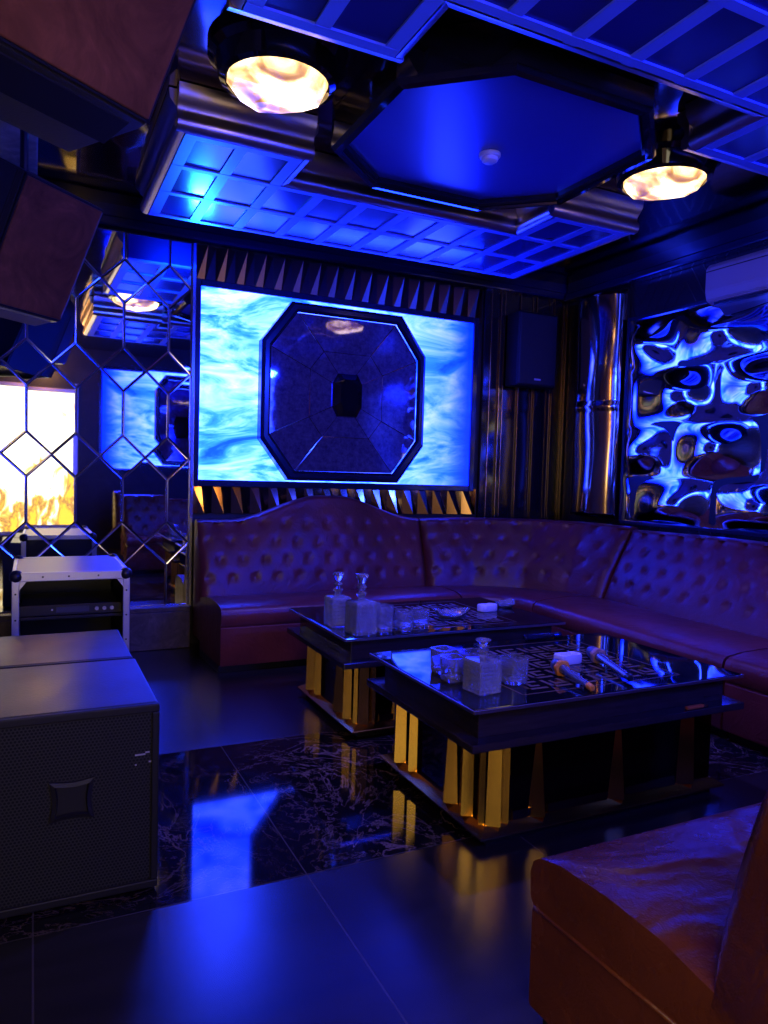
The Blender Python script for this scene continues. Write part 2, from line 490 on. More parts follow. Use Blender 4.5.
# ------------------------------------------------------------------ mirror wall of long hexagons and diamonds
t = thing('wall_mirror', 'mirror wall in a hexagon and diamond pattern behind the flight case', 'mirror', (0, 5.40, 0))
bm = B(); rnd = random.Random(11)
P, V = 0.304, 0.61
x_lo, x_hi, z_lo, z_hi = -0.49, 1.03, 0.31, 2.93
def clip(poly):
    for ax, lim, sg in ((0, x_lo, 1), (0, x_hi, -1), (1, z_lo, 1), (1, z_hi, -1)):
        out = []
        for i in range(len(poly)):
            p, q = poly[i], poly[(i + 1) % len(poly)]
            ip = (p[ax] - lim) * sg >= 0; iq = (q[ax] - lim) * sg >= 0
            if ip: out.append(p)
            if ip != iq:
                k = (lim - p[ax]) / (q[ax] - p[ax])
                out.append((p[0] + k * (q[0] - p[0]), p[1] + k * (q[1] - p[1])))
        poly = out
        if len(poly) < 3: return []
    return poly
def pane(poly):
    poly = clip(poly)
    if len(poly) < 3: return
    pts = [Vector((p[0], 0, p[1])) for p in poly]
    c = sum(pts, Vector()) / len(pts)
    tx, tz = rnd.gauss(0, .0022), rnd.gauss(0, .0022)
    def inset(d):
        out = []
        n = len(pts)
        for i in range(n):
            a, b, e = pts[i - 1], pts[i], pts[(i + 1) % n]
            d1 = (b - a).normalized(); d2 = (e - b).normalized()
            n1 = Vector((-d1.z, 0, d1.x)); n2 = Vector((-d2.z, 0, d2.x))
            if n1.dot(c - b) < 0: n1, n2 = -n1, -n2
            den = 1 + n1.dot(n2)
            out.append(b + (n1 + n2) * (d / max(den, .35)))
        return out
    a = [bm.verts.new(p + Vector((0, 0.0, 0))) for p in inset(.0012)]
    b = [bm.verts.new(p + Vector((0, -.0035 + tx * (p.x - c.x) * 3 + tz * (p.z - c.z) * 3, 0))) for p in inset(.010)]
    f = bm.faces.new(b); f.material_index = 0
    for k in range(len(a)):
        bm.faces.new((a[k], a[(k + 1) % len(a)], b[(k + 1) % len(a)], b[k])).material_index = 1
for i in range(-2, 4):
    for j in range(-1, 4):
        xn = -0.04 + P * i; zc = 1.68 + V * (j - 1)
        # hexagon between node columns i and i+1
        pane([(xn, zc - .155), (xn + P / 2, zc - .305), (xn + P, zc - .155), (xn + P, zc + .155), (xn + P / 2, zc + .305), (xn, zc + .155)])
        zd = zc - V / 2
        pane([(xn, zd - .15), (xn + P / 2, zd), (xn, zd + .15), (xn - P / 2, zd)])
mesh_obj('panes', bm, [M['mirror'], M['bevel']], t)
bm = B(); box(bm, x_lo, x_hi, .001, .03, z_lo, z_hi); mesh_obj('backing', bm, M['black'], t)
bm = B(); box(bm, x_hi, x_hi + .028, -.02, .05, z_lo - .01, z_hi, .005); box(bm, x_lo, x_hi + .028, -.02, .04, z_lo - .012, z_lo, .003)
mesh_obj('frame', bm, M['chrome'], t)

# ------------------------------------------------------------------ right wall: pillowed mirror panel, bronze panel, air conditioner
def wavy_panel(name, label, cat, y0, y1, z0, z1, x, h, frame=True, cell=0.53, depth=.055, ny=110, nz=80, style=0, m=None):
    t = thing(name, label, cat, (x, 0, 0))
    bm = B(); g = []
    for i in range(ny + 1):
        row = []
        for j in range(nz + 1):
            y = y0 + (y1 - y0) * i / ny; z = z0 + (z1 - z0) * j / nz
            e = min(y - y0, y1 - y, z - z0, z1 - z); e0 = e; e = smooth01(e / .06)
            if style == 0:
                r = (z - z0) / .43 + .18; k = math.floor(r); v = (r - k) * 2 - 1
                q = (y - y0) / .78 + .5 * (k % 2) + .1; u = (q - math.floor(q)) * 2 - 1
                d = depth * (math.cos(PI * u / 2) * math.cos(PI * v / 2)) ** 1.6 + .05 * depth * math.sin(7 * y + 4 * z)
            else:
                q = (y - y0) / (y1 - y0) * 2 - 1
                d = depth * math.sqrt(max(0.0, 1 - q * q)) + .004 * math.sin(z * 7 + y * 9) + (.012 if 1.90 < z < 1.95 else 0)
                if e0 > 0: e = 1.0
            row.append(bm.verts.new((-d * e, y, z)))
        g.append(row)
    for i in range(ny):
        for j in range(nz):
            bm.faces.new((g[i][j], g[i + 1][j], g[i + 1][j + 1], g[i][j + 1]))
    mesh_obj('mirror_sheet', bm, m or M['wave'], t, smooth=True)
    bm = B(); box(bm, .001, h, y0, y1, z0, z1); mesh_obj('backing', bm, M['black'], t)
    if frame:
        bm = B()
        for (a, b, c, d) in ((y0 - .03, y0, z0 - .03, z1 + .03), (y1, y1 + .03, z0 - .03, z1 + .03), (y0, y1, z0 - .03, z0), (y0, y1, z1, z1 + .03)):
            box(bm, -.02, h, a, b, c, d, .004)
        mesh_obj('frame', bm, M['navy'], t)
    return t
wavy_panel('padded_wall_mirror', 'wide wavy mirror panel with cyan reflections above the right-hand sofa', 'mirror', 2.2, 4.56, .985, 2.62, 4.43, .03)
wavy_panel('bronze_column_mirror', 'rounded bronze mirror column on the right wall between fluted cladding and wavy mirror', 'mirror', 4.62, 5.14, .985, 2.9, 4.43, .03, False, depth=.19, style=1, m=dark_mirror('rippled_bronze', (0.62, 0.40, 0.24), 0.12, .08, 6))

t = thing('air_conditioner', 'white split air conditioner high on the right wall above the wavy mirror', 'air conditioner', (XR, 3.70, 2.56))
bm = B()
prof = [(0, 0), (-.13, 0), (-.185, .035), (-.20, .09), (-.20, .25), (-.17, .285), (0, .285)]
rings(bm, [[Vector((p[0], y, p[1])) for p in prof] for y in (-.86, 0.0)])
bmesh.ops.bevel(bm, geom=[e for e in bm.edges], offset=.006, segments=2, affect='EDGES')
mesh_obj('housing', bm, M['aircon'], t)
bm = B(); box(bm, -.176, -.13, -.80, -.06, -.004, .02, .004); mesh_obj('air_outlet', bm, M['black'], t)
bm = B(); box(bm, -.2, -.165, -.79, -.07, .012, .022, .004); o = mesh_obj('louver', bm, M['aircon'], t)
bm = B(); box(bm, -.204, -.199, -.85, -.01, .225, .231); mesh_obj('panel_seam', bm, M['black'], t)

# ------------------------------------------------------------------ black speaker on the back wall
t = thing('wall_speaker', 'black upright speaker box hung on the dark fluted back wall', 'speaker', (3.99, 5.24, 2.12))
bm = B(); box(bm, -.21, .21, -.02, .16, 0, .64, .012); mesh_obj('cabinet', bm, M['cab_black'], t)
bm = B(); box(bm, -.196, .196, -.032, -.018, .015, .625, .006); mesh_obj('grille', bm, mat('black_grille', (.02, .02, .026), .55), t)
bm = B(); box(bm, -.035, .035, -.036, -.031, .05, .066, .002); mesh_obj('badge', bm, M['alu'], t)
bm = B(); box(bm, -.06, .06, .16, .172, .2, .45); mesh_obj('wall_bracket', bm, M['black'], t)

# ------------------------------------------------------------------ hung speakers on the left
def hung_speaker(label, BR, az, tilt, w, h, d, tile, wedge=0.0):
    az, tilt = math.radians(az), math.radians(tilt)
    wd = Vector((math.sin(az), math.cos(az), 0)); n = Vector((math.cos(az), -math.sin(az), 0))
    u = n * math.sin(tilt) + Vector((0, 0, math.cos(tilt))); f = n * math.cos(tilt) - Vector((0, 0, math.sin(tilt)))
    # local: x along width, y backwards, z up the face ; origin at the lower face corner on the far side
    t = thing('hanging_speaker', label, 'speaker', BR)
    t.matrix_world = Matrix.Translation(BR) @ Matrix((wd, -f, u)).transposed().to_4x4()
    bm = B()
    k = .16 * w if wedge < .2 else .0
    plan = [(-w, 0), (0, 0), (0, d * .12), (-k, d), (-w + k, d), (-w, d * .12)]
    prism(bm, plan, 0, h)
    for v in bm.verts:
        if v.co.z < .001: v.co.z -= wedge * min(1, v.co.y / (d * .55)) if wedge < .2 else wedge * v.co.y / d
    bmesh.ops.bevel(bm, geom=[e for e in bm.edges], offset=.008, segments=2, affect='EDGES')
    mesh_obj('cabinet', bm, M['cab'], t)
    bm = B(); box(bm, -w + .012, -.012, -.012, .004, .012, h - .012, .006); mesh_obj('grille', bm, M['cab_brown'], t)
    bm = B(); box(bm, -w + .004, -.004, -.006, .004, .004, .012); box(bm, -w + .004, -.004, -.006, .004, h - .012, h - .004)
    box(bm, -w + .004, -w + .012, -.006, .004, .004, h - .004); box(bm, -.012, -.004, -.006, .004, .004, h - .004)
    mesh_obj('grille_rim', bm, M['cab_black'], t)
    bm = B(); a0, a1 = d * .06, d * .30; kz = -wedge / (d * .55)
    rings(bm, [[Vector((-w * .93, a0, a0 * kz - .003)), Vector((-w * .93, a1, a1 * kz - .003)), Vector((-w * .93, a1, a1 * kz + .002)), Vector((-w * .93, a0, a0 * kz + .002))],
               [Vector((-w * .07, a0, a0 * kz - .003)), Vector((-w * .07, a1, a1 * kz - .003)), Vector((-w * .07, a1, a1 * kz + .002)), Vector((-w * .07, a0, a0 * kz + .002))]]); mesh_obj('rating_plate', bm, tile, t)
    # yoke and ceiling rod
    bm = B(); inv = t.matrix_world.inverted()
    c = Vector((-w / 2, d * .6, h * .75)); cw = t.matrix_world @ c
    top = inv @ Vector((cw.x, cw.y, ZC - .005))
    tube(bm, [c, top], .018, 8)
    mesh_obj('ceiling_rod', bm, M['black'], t)
    return t
plate = mat('label_plate', (.35, .27, .16), .5)
hung_speaker('big brown hanging speaker tilted down overhead, cut off by the upper frame corner', Vector((.311, 2.356, 2.34)), 55, 31, .72, .66, .30, M['cab_black'], .20)
hung_speaker('dark brown hanging speaker lower down in front of the mirror wall', Vector((.123, 4.10, 2.033)), 46, 27, .48, .60, .36, plate, .14)

# ------------------------------------------------------------------ subwoofers
def subwoofer(label, loc, d):
    t = thing('subwoofer', label, 'speaker', loc)
    w, h = .57, .585
    bm = B(); box(bm, -w, 0, .02, d, .012, h, .008); mesh_obj('cabinet', bm, M['cab'], t)
    bm = B()
    for (a, b, c, e) in ((-w, 0, h - .025, h), (-w, 0, .012, .037), (-w, -w + .022, .037, h - .025), (-.022, 0, .037, h - .025)):
        box(bm, a, b, 0, .022, c, e, .004)
    mesh_obj('front_rim', bm, M['cab_black'], t)
    bm = B(); box(bm, -w + .022, -.022, .008, .021, .037, h - .025); mesh_obj('grille', bm, M['perf'], t)
    # concave-sided square emblem plate with a dished middle
    bm = B()
    def star(s, y, cx=-.245, cz=.325):
        out = []
        for q in range(4):
            a0 = PI / 4 + q * PI / 2
            for k in range(6):
                f = k / 6
                p0 = Vector((math.cos(a0), math.sin(a0))); p1 = Vector((math.cos(a0 + PI / 2), math.sin(a0 + PI / 2)))
                p = p0.lerp(p1, f) * (1 - .13 * math.sin(PI * f))
                out.append(Vector((cx + p.x * s, y, cz + p.y * s)))
        return out
    rings(bm, [star(.088, .010), star(.086, .001), star(.066, -.003), star(.060, .006), star(.02, .0065)])
    mesh_obj('emblem_plate', bm, M['cab_black'], t, True, 30)
    for (a, b) in ((-w + .05, .06), (-.05, .06), (-w + .05, d - .06), (-.05, d - .06)):
        bm = B(); lathe(bm, [(.02, 0), (.022, .012)], 12, Matrix.Translation((a, b, 0))); mesh_obj('foot', bm, M['black'], t)
    return t
s1 = subwoofer('black subwoofer nearest the camera, its perforated grille facing us', (.352, 2.25, 0), .585)
scm = mat('scuff', (.4, .38, .34), .6)
for (a, b, c) in ((-.07, .43, .03), (-.04, .435, .012), (-.07, .40, .005), (-.03, .405, .016)):
    bm = B(); box(bm, a, a + c, .005, .0085, b, b + .004); mesh_obj('scuff_mark', bm, scm, s1)
subwoofer('black subwoofer standing directly behind the first, before the flight case', (.345, 2.842, 0), .53)

# ------------------------------------------------------------------ flight case with an amplifier
t = thing('flight_case', 'open-fronted aluminium-edged flight case standing before the mirror wall', 'case', (-.092, 3.98, 0))
W, D, H = .555, .70, .765
bm = B()
box(bm, .012, W - .012, .02, D - .012, H - .025, H - .006); box(bm, .012, W - .012, .02, D - .012, .03, .05)
box(bm, .010, .025, .02, D - .012, .05, H - .025); box(bm, W - .025, W - .010, .02, D - .012, .05, H - .025)
box(bm, .025, W - .025, D - .03, D - .012, .05, H - .025)
mesh_obj('shell', bm, M['black'], t)
bm = B(); box(bm, .02, W - .02, .012, D - .03, H - .007, H - .002, .002); mesh_obj('lid_sheet', bm, mat('lid_laminate', (.50, .46, .38), .42, metal=.8), t)
E_ = .035
bm = B()
for xx in (0, W - E_):
    box(bm, xx, xx + E_, 0, .03, .03, H - .04, .004)
    box(bm, xx, xx + E_, D - .03, D, .03, H, .004)
    box(bm, xx, xx + E_, 0, D, .03, .06, .004)
box(bm, 0, .02, 0, D, H - .035, H, .004); box(bm, W - .02, W, 0, D, H - .035, H, .004)
box(bm, 0, W, 0, .03, H - .045, H, .004); box(bm, 0, W, D - .03, D, H - .035, H, .004); box(bm, 0, W, 0, .03, .03, .06, .004)
mesh_obj('edge_profile', bm, M['alu'], t)
for xx, yy, zz in ((.02, .02, H - .02), (W - .02, .02, H - .02), (.02, D - .02, H - .02), (W - .02, D - .02, H - .02)):
    bm = B(); bmesh.ops.create_icosphere(bm, subdivisions=2, radius=.034, matrix=Matrix.Translation((xx, yy, zz)))
    mesh_obj('ball_corner', bm, M['black'], t, True)
rv = [(xx, .14 + k * .13) for k in range(5) for xx in (E_ / 2, W - E_ / 2)] + [(xx, H - .022) for xx in (.14, .26, .40)]
for xx, zz in rv:
    bm = B(); lathe(bm, [(.005, 0), (.003, .003)], 8, Matrix.Rotation(PI / 2, 4, 'X')); o = mesh_obj('rivet', bm, M['black'], t); o.location = (xx, 0, zz)
for sx in (0, 1):
    bm = B(); x0 = E_ if sx == 0 else W - E_
    s = 1 if sx == 0 else -1
    v = [bm.verts.new(p) for p in ((x0, -.002, H - .045), (x0 + s * .03, -.002, H - .045), (x0, -.002, H - .085), (x0, .006, H - .045), (x0 + s * .03, .006, H - .045), (x0, .006, H - .085))]
    bm.faces.new(v[:3]); bm.faces.new(v[3:][::-1])
    for a, b in ((0, 1), (1, 2), (2, 0)): bm.faces.new((v[a], v[b], v[b + 3], v[a + 3]))
    mesh_obj('corner_gusset', bm, M['alu'], t)
for (a, b) in ((.06, .06), (W - .06, .06), (.06, D - .06), (W - .06, D - .06)):
    bm = B(); lathe(bm, [(.022, 0), (.024, .03)], 12, Matrix.Translation((a, b, 0))); mesh_obj('foot', bm, M['black'], t)

def rack_unit(name, label, z, h, kind):
    t = thing(name, label, 'audio device', (-.092 + .045, 4.06, z))
    w = W - .09
    bm = B(); box(bm, 0, w, .006, .4, 0, h, .003); mesh_obj('chassis', bm, M['black'], t)
    bm = B(); box(bm, -.012, w + .012, 0, .006, 0.002, h - .002, .001); mesh_obj('face_plate', bm, mat('rack_face', (.045, .042, .04), .35, metal=.6), t)
    bm = B(); box(bm, w * .34, w * .68, -.003, .001, h * .25, h * .8, .001); mesh_obj('display_window', bm, mat('rack_window', (.10, .095, .09), .2), t)
    for k in range(3):
        bm = B(); lathe(bm, [(.010, 0), (.009, .012)], 14, Matrix.Translation((w * (.76 + .08 * k), 0, h * .5)) @ Matrix.Rotation(PI / 2, 4, 'X')); mesh_obj('knob', bm, M['alu'], t)
    bm = B(); lathe(bm, [(.005, 0), (.005, .004)], 10, Matrix.Translation((w * .3, 0, h * .55)) @ Matrix.Rotation(PI / 2, 4, 'X')); mesh_obj('power_button', bm, M['alu'], t)
rack_unit('rack_amplifier', 'slim dark rack unit with a small window inside the flight case', .53, .055, 0)
bm = B(); box(bm, -.092 + .026, -.092 + W - .026, 4.05, 4.5, .512, .528, .002)
tag(mesh_obj('rack_shelf', bm, M['black']), 'thin black shelf carrying the rack unit in the flight case', 'shelf')

# ------------------------------------------------------------------ sofas
button_me = None
def sofa(name, label, front, junc, back, top, rows, pitch, seat_z=.43, group=None, ends=(True, True), rake=.10, endcap=0.0, seam=True, plinth=True, thick_top=.13, leather='leather', piping=False):
    """front / junc / back: plan polylines with the same number of points (seat front, seat-back junction, rear);
    top(s): backrest height at arclength s"""
    global button_me
    t = thing(name, label, 'sofa', (front[0][0], front[0][1], 0))
    org = Vector((front[0][0], front[0][1], 0))
    F_, J_, K_ = ([Vector((p[0], p[1], 0)) for p in L] for L in (front, junc, back))
    cum = [0.0]
    for a, b in zip(J_, J_[1:]): cum.append(cum[-1] + (b - a).length)
    Ltot = cum[-1]
    def at(L, s):
        for i in range(len(cum) - 1):
            if s <= cum[i + 1] + 1e-9:
                k = (s - cum[i]) / (cum[i + 1] - cum[i]); return L[i].lerp(L[i + 1], k)
        return L[-1].copy()
    # ---- backrest
    bm = B()
    nu = max(12, int(Ltot / .022)); z0 = seat_z - .06; nv = 26; hide = M[leather]
    cols = []
    for i in range(nu + 1):
        s = Ltot * i / nu
        J, K = at(J_, s), at(K_, s)
        out = (J - K); out.z = 0; dep = out.length; out.normalize()
        h = top(s)
        col = []
        endk = smooth01(min(s, Ltot - s) / .035)           # soft ends
        for j in range(nv + 1):
            v = j / nv; z = z0 + (h - .03 - z0) * v
            base = K + out * (dep - (dep - thick_top) * (v ** 1.1) * 1.0)
            # puffed upholstery with buttons
            zz = z - (seat_z + .11)
            d = 0.0
            row = zz / .125
            if -.6 < row < rows - .4:
                for r in (math.floor(row), math.floor(row) + 1):
                    if 0 <= r < rows:
                        o = .5 * (r % 2)
                        q = s / pitch - .35 - o
                        dq = (q - round(q)) * pitch; dz = (row - r) * .125
                        bs = round(q)
                        sb = (bs + .35 + o) * pitch
                        if .05 < sb < Ltot - .05:
                            d -= .024 * math.exp(-(dq * dq + dz * dz) / (.020 ** 2))
                            d -= .006 * math.exp(-(abs(dq) - abs(dz) * .66) ** 2 / (.010 ** 2)) * math.exp(-(dq * dq + dz * dz) / (.055 ** 2))
            puff = .02 * math.sin(PI * min(1, v * 1.05)) 
            col.append(base + out * ((d + puff) * endk - .022 * (1 - endk)) + Vector((0, 0, z)))
        # rolled top
        topc = K + out * (thick_top * .5)
        for a in (25, 60, 90, 120, 155):
            ra = math.radians(a)
            col.append(topc + out * (math.cos(ra) * thick_top * .52 * (1 if endk > .5 else .8)) + Vector((0, 0, h - .03 + math.sin(ra) * .03)))
        for zb in (h - .05, .3, .10):
            col.append(K + Vector((0, 0, zb)))
        col.append(J + Vector((0, 0, .10)))
        cols.append([c - org for c in col])
    rings(bm, cols)
    bk = mesh_obj('backrest', bm, hide, t, True, 50)
    # ---- buttons
    if button_me is None:
        b2 = B(); bmesh.ops.create_uvsphere(b2, u_segments=10, v_segments=6, radius=.0105)
        for v_ in b2.verts: v_.co.y *= .5
        ob = mesh_obj('button', b2, M['leather'], bk, True); button_me = ob.data
        bpy.data.objects.remove(ob)
    nb = 0
    for r in range(rows):
        z = seat_z + .11 + .125 * r
        kk = 0
        while True:
            s = (kk + .35 + .5 * (r % 2)) * pitch; kk += 1
            if s > Ltot - .06: break
            if s < .06: continue
            J, K = at(J_, s), at(K_, s); out = (J - K); dep = out.length; out.normalize(); h = top(s)
            if z > h - .1: continue
            v = (z - z0) / (h - .03 - z0)
            p = K + out * (dep - (dep - thick_top) * v ** 1.1) + out * (.02 * math.sin(PI * min(1, v * 1.05)) - .031) + Vector((0, 0, z))
            ob = bpy.data.objects.new('button', button_me); link(ob, bk)
            ob.location = p - org; ob.rotation_euler = (0, 0, math.atan2(out.y, out.x) + PI / 2); nb += 1
    # ---- seat cushion, base, plinth as sweeps between front and junction
    def sweep(name, prof, m, ang=40, under=.0):
        bm = B(); cs = []
        n = max(2, int(Ltot / .05))
        for i in range(n + 1):
            s = Ltot * i / n
            Fp, J = at(F_, s), at(J_, s)
            d = (Fp - J).normalized(); Ld = (Fp - J).length
            cs.append([J + d * (f * Ld + o) + Vector((0, 0, z)) - org for (f, o, z) in prof])
        rings(bm, cs)
        return mesh_obj(name, bm, m, t, True, ang)
    st = .125
    zt = seat_z
    sweep('seat_cushion', [(0, -.05, zt - st), (1, -.012, zt - st), (1, 0, zt - st + .015), (1, .004, zt - .05), (1, -.006, zt - .02), (1, -.03, zt - .003),
                           (.8, 0, zt + .012), (.5, 0, zt + .018), (.2, 0, zt + .010), (0, 0, zt - .01), (0, -.05, zt - .02)], hide)
    sweep('base', [(0, -.05, .05), (1, -.014, .05), (1, -.008, .06), (1, -.008, zt - st - .012), (1, -.02, zt - st - .001), (0, -.05, zt - st - .001)], hide)
    if piping:
        f0, f1, j0, j1 = F_[0], F_[-1], J_[0], J_[-1]
        d0 = (f0 - j0).normalized(); sx = (f1 - f0).normalized()
        for z in (zt - st - .003, ):
            pts = [j0 + d0 * .0, f0 - d0 * .016, f0 + d0 * .002 + sx * .014, f1 + d0 * .002]
            pts = [p + Vector((0, 0, z)) - org + (-sx * .001 if i < 2 else Vector()) for i, p in enumerate(pts)]
            bm = B(); tube(bm, pts, .005, 8); mesh_obj('piping', bm, hide, t, True)
    if plinth:
        sweep('plinth', [(0, -.05, 0), (1, -.06, 0), (1, -.06, .05), (0, -.05, .05)], M['black'])
    return t

def hump(s):
    x = 1.08 + s
    if x < 2.08: return .945 + .185 * smooth01((x - 1.30) / .72)
    return .955 + .175 * (1 - smooth01((x - 2.15) / .72))
sofa('sofa_section', 'oxblood tufted sofa section with a raised hump back along the back wall',
     [(1.08, 4.54), (2.86, 4.54)], [(1.06, 5.03), (2.86, 5.03)], [(1.06, 5.34), (2.86, 5.34)], hump, 4, .165)
cf = [(2.875, 4.54), (3.0, 4.50), (3.13, 4.40), (3.20, 4.28), (3.22, 4.16)]
cj = [(2.875, 5.03), (3.22, 4.95), (3.56, 4.74), (3.78, 4.48), (3.87, 4.20)]
ck = [(2.875, 5.34), (3.36, 5.24), (3.86, 4.96), (4.16, 4.62), (4.28, 4.22)]
sofa('sofa_section', 'curved tufted sofa section filling the far corner between two straight ones', cf, cj, ck, lambda s: .955 + .015 * math.sin(PI * min(1, s / 1.4)), 4, .17)
sofa('sofa_section', 'straight tufted sofa section on the right under the wavy mirror', [(3.22, 4.145), (3.16, 2.52)], [(3.87, 4.18), (3.82, 2.52)], [(4.28, 4.20), (4.28, 2.52)],
     lambda s: .935 + .012 * math.sin(PI * min(1, s / 1.6)), 4, .17)
sofa('sofa_section', 'sofa section beyond the right frame edge, only its seat corner in view', [(3.16, 2.505), (3.16, 1.40)], [(3.82, 2.505), (3.82, 1.40)], [(4.28, 2.505), (4.28, 1.40)], lambda s: .93, 4, .17)
sofa('end_sofa', 'red-brown leather sofa in the near right corner, seen from its open end', [(1.07, 1.345), (3.1, 1.345)], [(1.085, .875), (3.1, .875)], [(1.085, .50), (3.1, .50)], lambda s: .96, 4, .2, seat_z=.42, thick_top=.25, leather='leather_near', piping=True)

# ------------------------------------------------------------------ coffee tables
def coffee_table(label, y0):
    t = thing('coffee_table', label, 'table', (2.02, y0, 0))
    hw, D = .675, .87                       # slab half width, depth (local y 0..D)
    # plinth
    bm = B(); box(bm, -hw + .11, hw - .11, .06, D - .06, 0, .035); mesh_obj('plinth', bm, M['black'], t)
    # flared skirt
    def rl(h, y0_, y1_, z): return [Vector((-h, y0_, z)), Vector((h, y0_, z)), Vector((h, y1_, z)), Vector((-h, y1_, z))]
    bm = B(); rings(bm, [rl(hw - .065, .025, D - .025, .034), rl(hw - .065, .025, D - .025, .040), rl(hw - .105, .065, D - .065, .064)])
    mesh_obj('skirt', bm, M['gold'], t)
    # upright body
    bm = B(); box(bm, -hw + .11, hw - .11, .07, D - .07, .062, .365); mesh_obj('body', bm, M['bronze_dark'], t)
    # V-section gold pilasters and corner posts
    def pil(cx, cy, nx, ny, w, k, dep, lean=0.0):
        bm = B()
        tx, ty = -ny, nx
        def L(z, s):
            o = []
            for a, p in ((-w * s, 0), (w * (k * 2 - 1) * s, dep * s), (w * s, 0)):
                o.append(Vector((cx + tx * a + nx * p, cy + ty * a + ny * p, z)))
            return o
        rings(bm, [L(.062, 1.0), L(.364, 1.0 - lean)])
        mesh_obj('pilaster', bm, M['gold'], t)
    yf = .071; xl = -hw + .111
    for px, w, k, dp, ln in ((-.535, .030, .75, .032, .12), (-.485, .018, .7, .02, .1), (-.34, .042, .7, .034, .72), (.045, .042, .7, .034, .72), (.42, .05, .7, .034, .3)):
        pil(px, yf, 0, -1, w, k, dp, ln); pil(-px, D - yf, 0, 1, w, k, dp, ln)
    for py, w, k, dp, ln in ((.735, .055, .8, .046, .12), (.62, .04, .8, .034, .10), (.31, .055, .72, .046, .45), (.20, .05, .8, .040, .10), (.10, .025, .8, .02, .1)):
        pil(xl, py, -1, 0, w, k, dp, ln); pil(-xl, D - py, 1, 0, w, k, dp, ln)
    # pale foot blocks of the front bays
    bm = B()
    for (a, b) in ((-.45, -.36), (-.29, .0), (.09, .36)):
        box(bm, a, b, .064, .071, .066, .098)
    mesh_obj('bay_sill', bm, M['bronze'], t)
    bm = B(); box(bm, -hw, hw, 0, D, .362, .392, .004); mesh_obj('ledge', bm, M['slab'], t)
    bm = B(); box(bm, -hw + .06, hw - .06, .06, D - .06, .391, .497, .003); mesh_obj('drawer_box', bm, M['slab'], t)
    g = None
    bm = B(); box(bm, -hw + .012, hw - .012, .012, D - .012, .496, .510, .003); g = mesh_obj('glass_top', bm, M['glass_top'], t)
    # angular key pattern in gold under the glass
    bm = B(); rnd = random.Random(5); z0, z1 = .5098, .5106
    cw, ch = .118, .118
    for i in range(6):
        for j in range(5):
            x = -.34 + i * cw; y = .14 + j * ch
            m = (i + j) % 2
            sg = [(0, .07, 0, .012), (0, .012, 0, .07), (.024, .07, .058, .07), (.024, .036, .024, .058), (.036, .058, .024, .034)]
            for (a, b, c, d) in sg:
                if m: a, b, c, d = c, d, a, b
                box(bm, x + a * 1.35, x + b * 1.35, y + c * 1.35, y + d * 1.35, z0, z1)
    for (a, b, c, d) in ((-.40, .40, .095, .101), (-.40, .40, .765, .771), (-.40, -.394, .095, .771), (.394, .40, .095, .771)):
        box(bm, a, b, c, d, z0, z1)
    mesh_obj('gold_pattern', bm, M['inlay'], g)
    bm = B(); box(bm, -hw + .008, hw - .008, .006, .012, .496, .507); box(bm, -hw + .006, -hw + .012, .012, D - .012, .496, .507)
    box(bm, hw - .012, hw - .006, .012, D - .012, .496, .507); box(bm, -hw + .008, hw - .008, D - .012, D - .006, .496, .507)
    mesh_obj('edge_trim', bm, M['steel'], g)
    return t
TZ = .5112
coffee_table('nearer black glass coffee table with microphones on it', 2.03)
coffee_table('farther black glass coffee table, just in front of the back sofa', 3.16)

# ------------------------------------------------------------------ crystal on the tables
def decanter(label, loc, rz, s=1.0, stop=True, group=None, hb=.13, ss=1.0):
    t = thing('decanter', label, 'decanter', loc, rz)
    bm = B(); h = .046 * s
    sh = hb * s
    # plain heel, shoulder and neck
    rings(bm, [sq_loop(h * .95, 0, .06, 1), sq_loop(h * .99, .004, .06, 1), sq_loop(h * .99, sh * .95, .06, 1), sq_loop(h * .90, sh, .10, 1), sq_loop(h * .36, sh + .004 * s, 1.0, 1),
               sq_loop(h * .33, sh + .016 * s, 1.0, 1), sq_loop(h * .5, sh + .026 * s, 1.0, 1), sq_loop(h * .5, sh + .032 * s, 1.0, 1)])
    # diamond-cut relief: a net of small pyramids on each of the four sides
    nx_, nz_ = 5, 7
    for q in range(4):
        R4 = Matrix.Rotation(q * PI / 2, 4, 'Z')
        for a in range(nx_):
            for b in range(nz_):
                x0, x1 = -h * .92 + 1.84 * h * a / nx_, -h * .92 + 1.84 * h * (a + 1) / nx_
                z0, z1 = .010 + (sh * .93 - .010) * b / nz_, .010 + (sh * .93 - .010) * (b + 1) / nz_
                vs = [bm.verts.new(R4 @ Vector((x, -h * .985, z))) for x, z in ((x0, z0), (x1, z0), (x1, z1), (x0, z1))]
                c = bm.verts.new(R4 @ Vector(((x0 + x1) / 2, -h * 1.06, (z0 + z1) / 2)))
                for k in range(4): bm.faces.new((vs[k], vs[(k + 1) % 4], c))
    mesh_obj('bottle', bm, M['crystal_cut'], t)
    if stop:
        bm = B(); z = sh + .0345 * s
        q = s * ss
        lathe(bm, [(.010 * s, z), (.012 * s, z + .006 * q), (.020 * s, z + .018 * q), (.013 * s, z + .028 * q), (.012 * s, z + .034 * q), (.026 * s, z + .060 * q), (.024 * s, z + .068 * q), (.008 * s, z + .070 * q)], 10)
        mesh_obj('stopper', bm, M['crystal'], t)
    return t
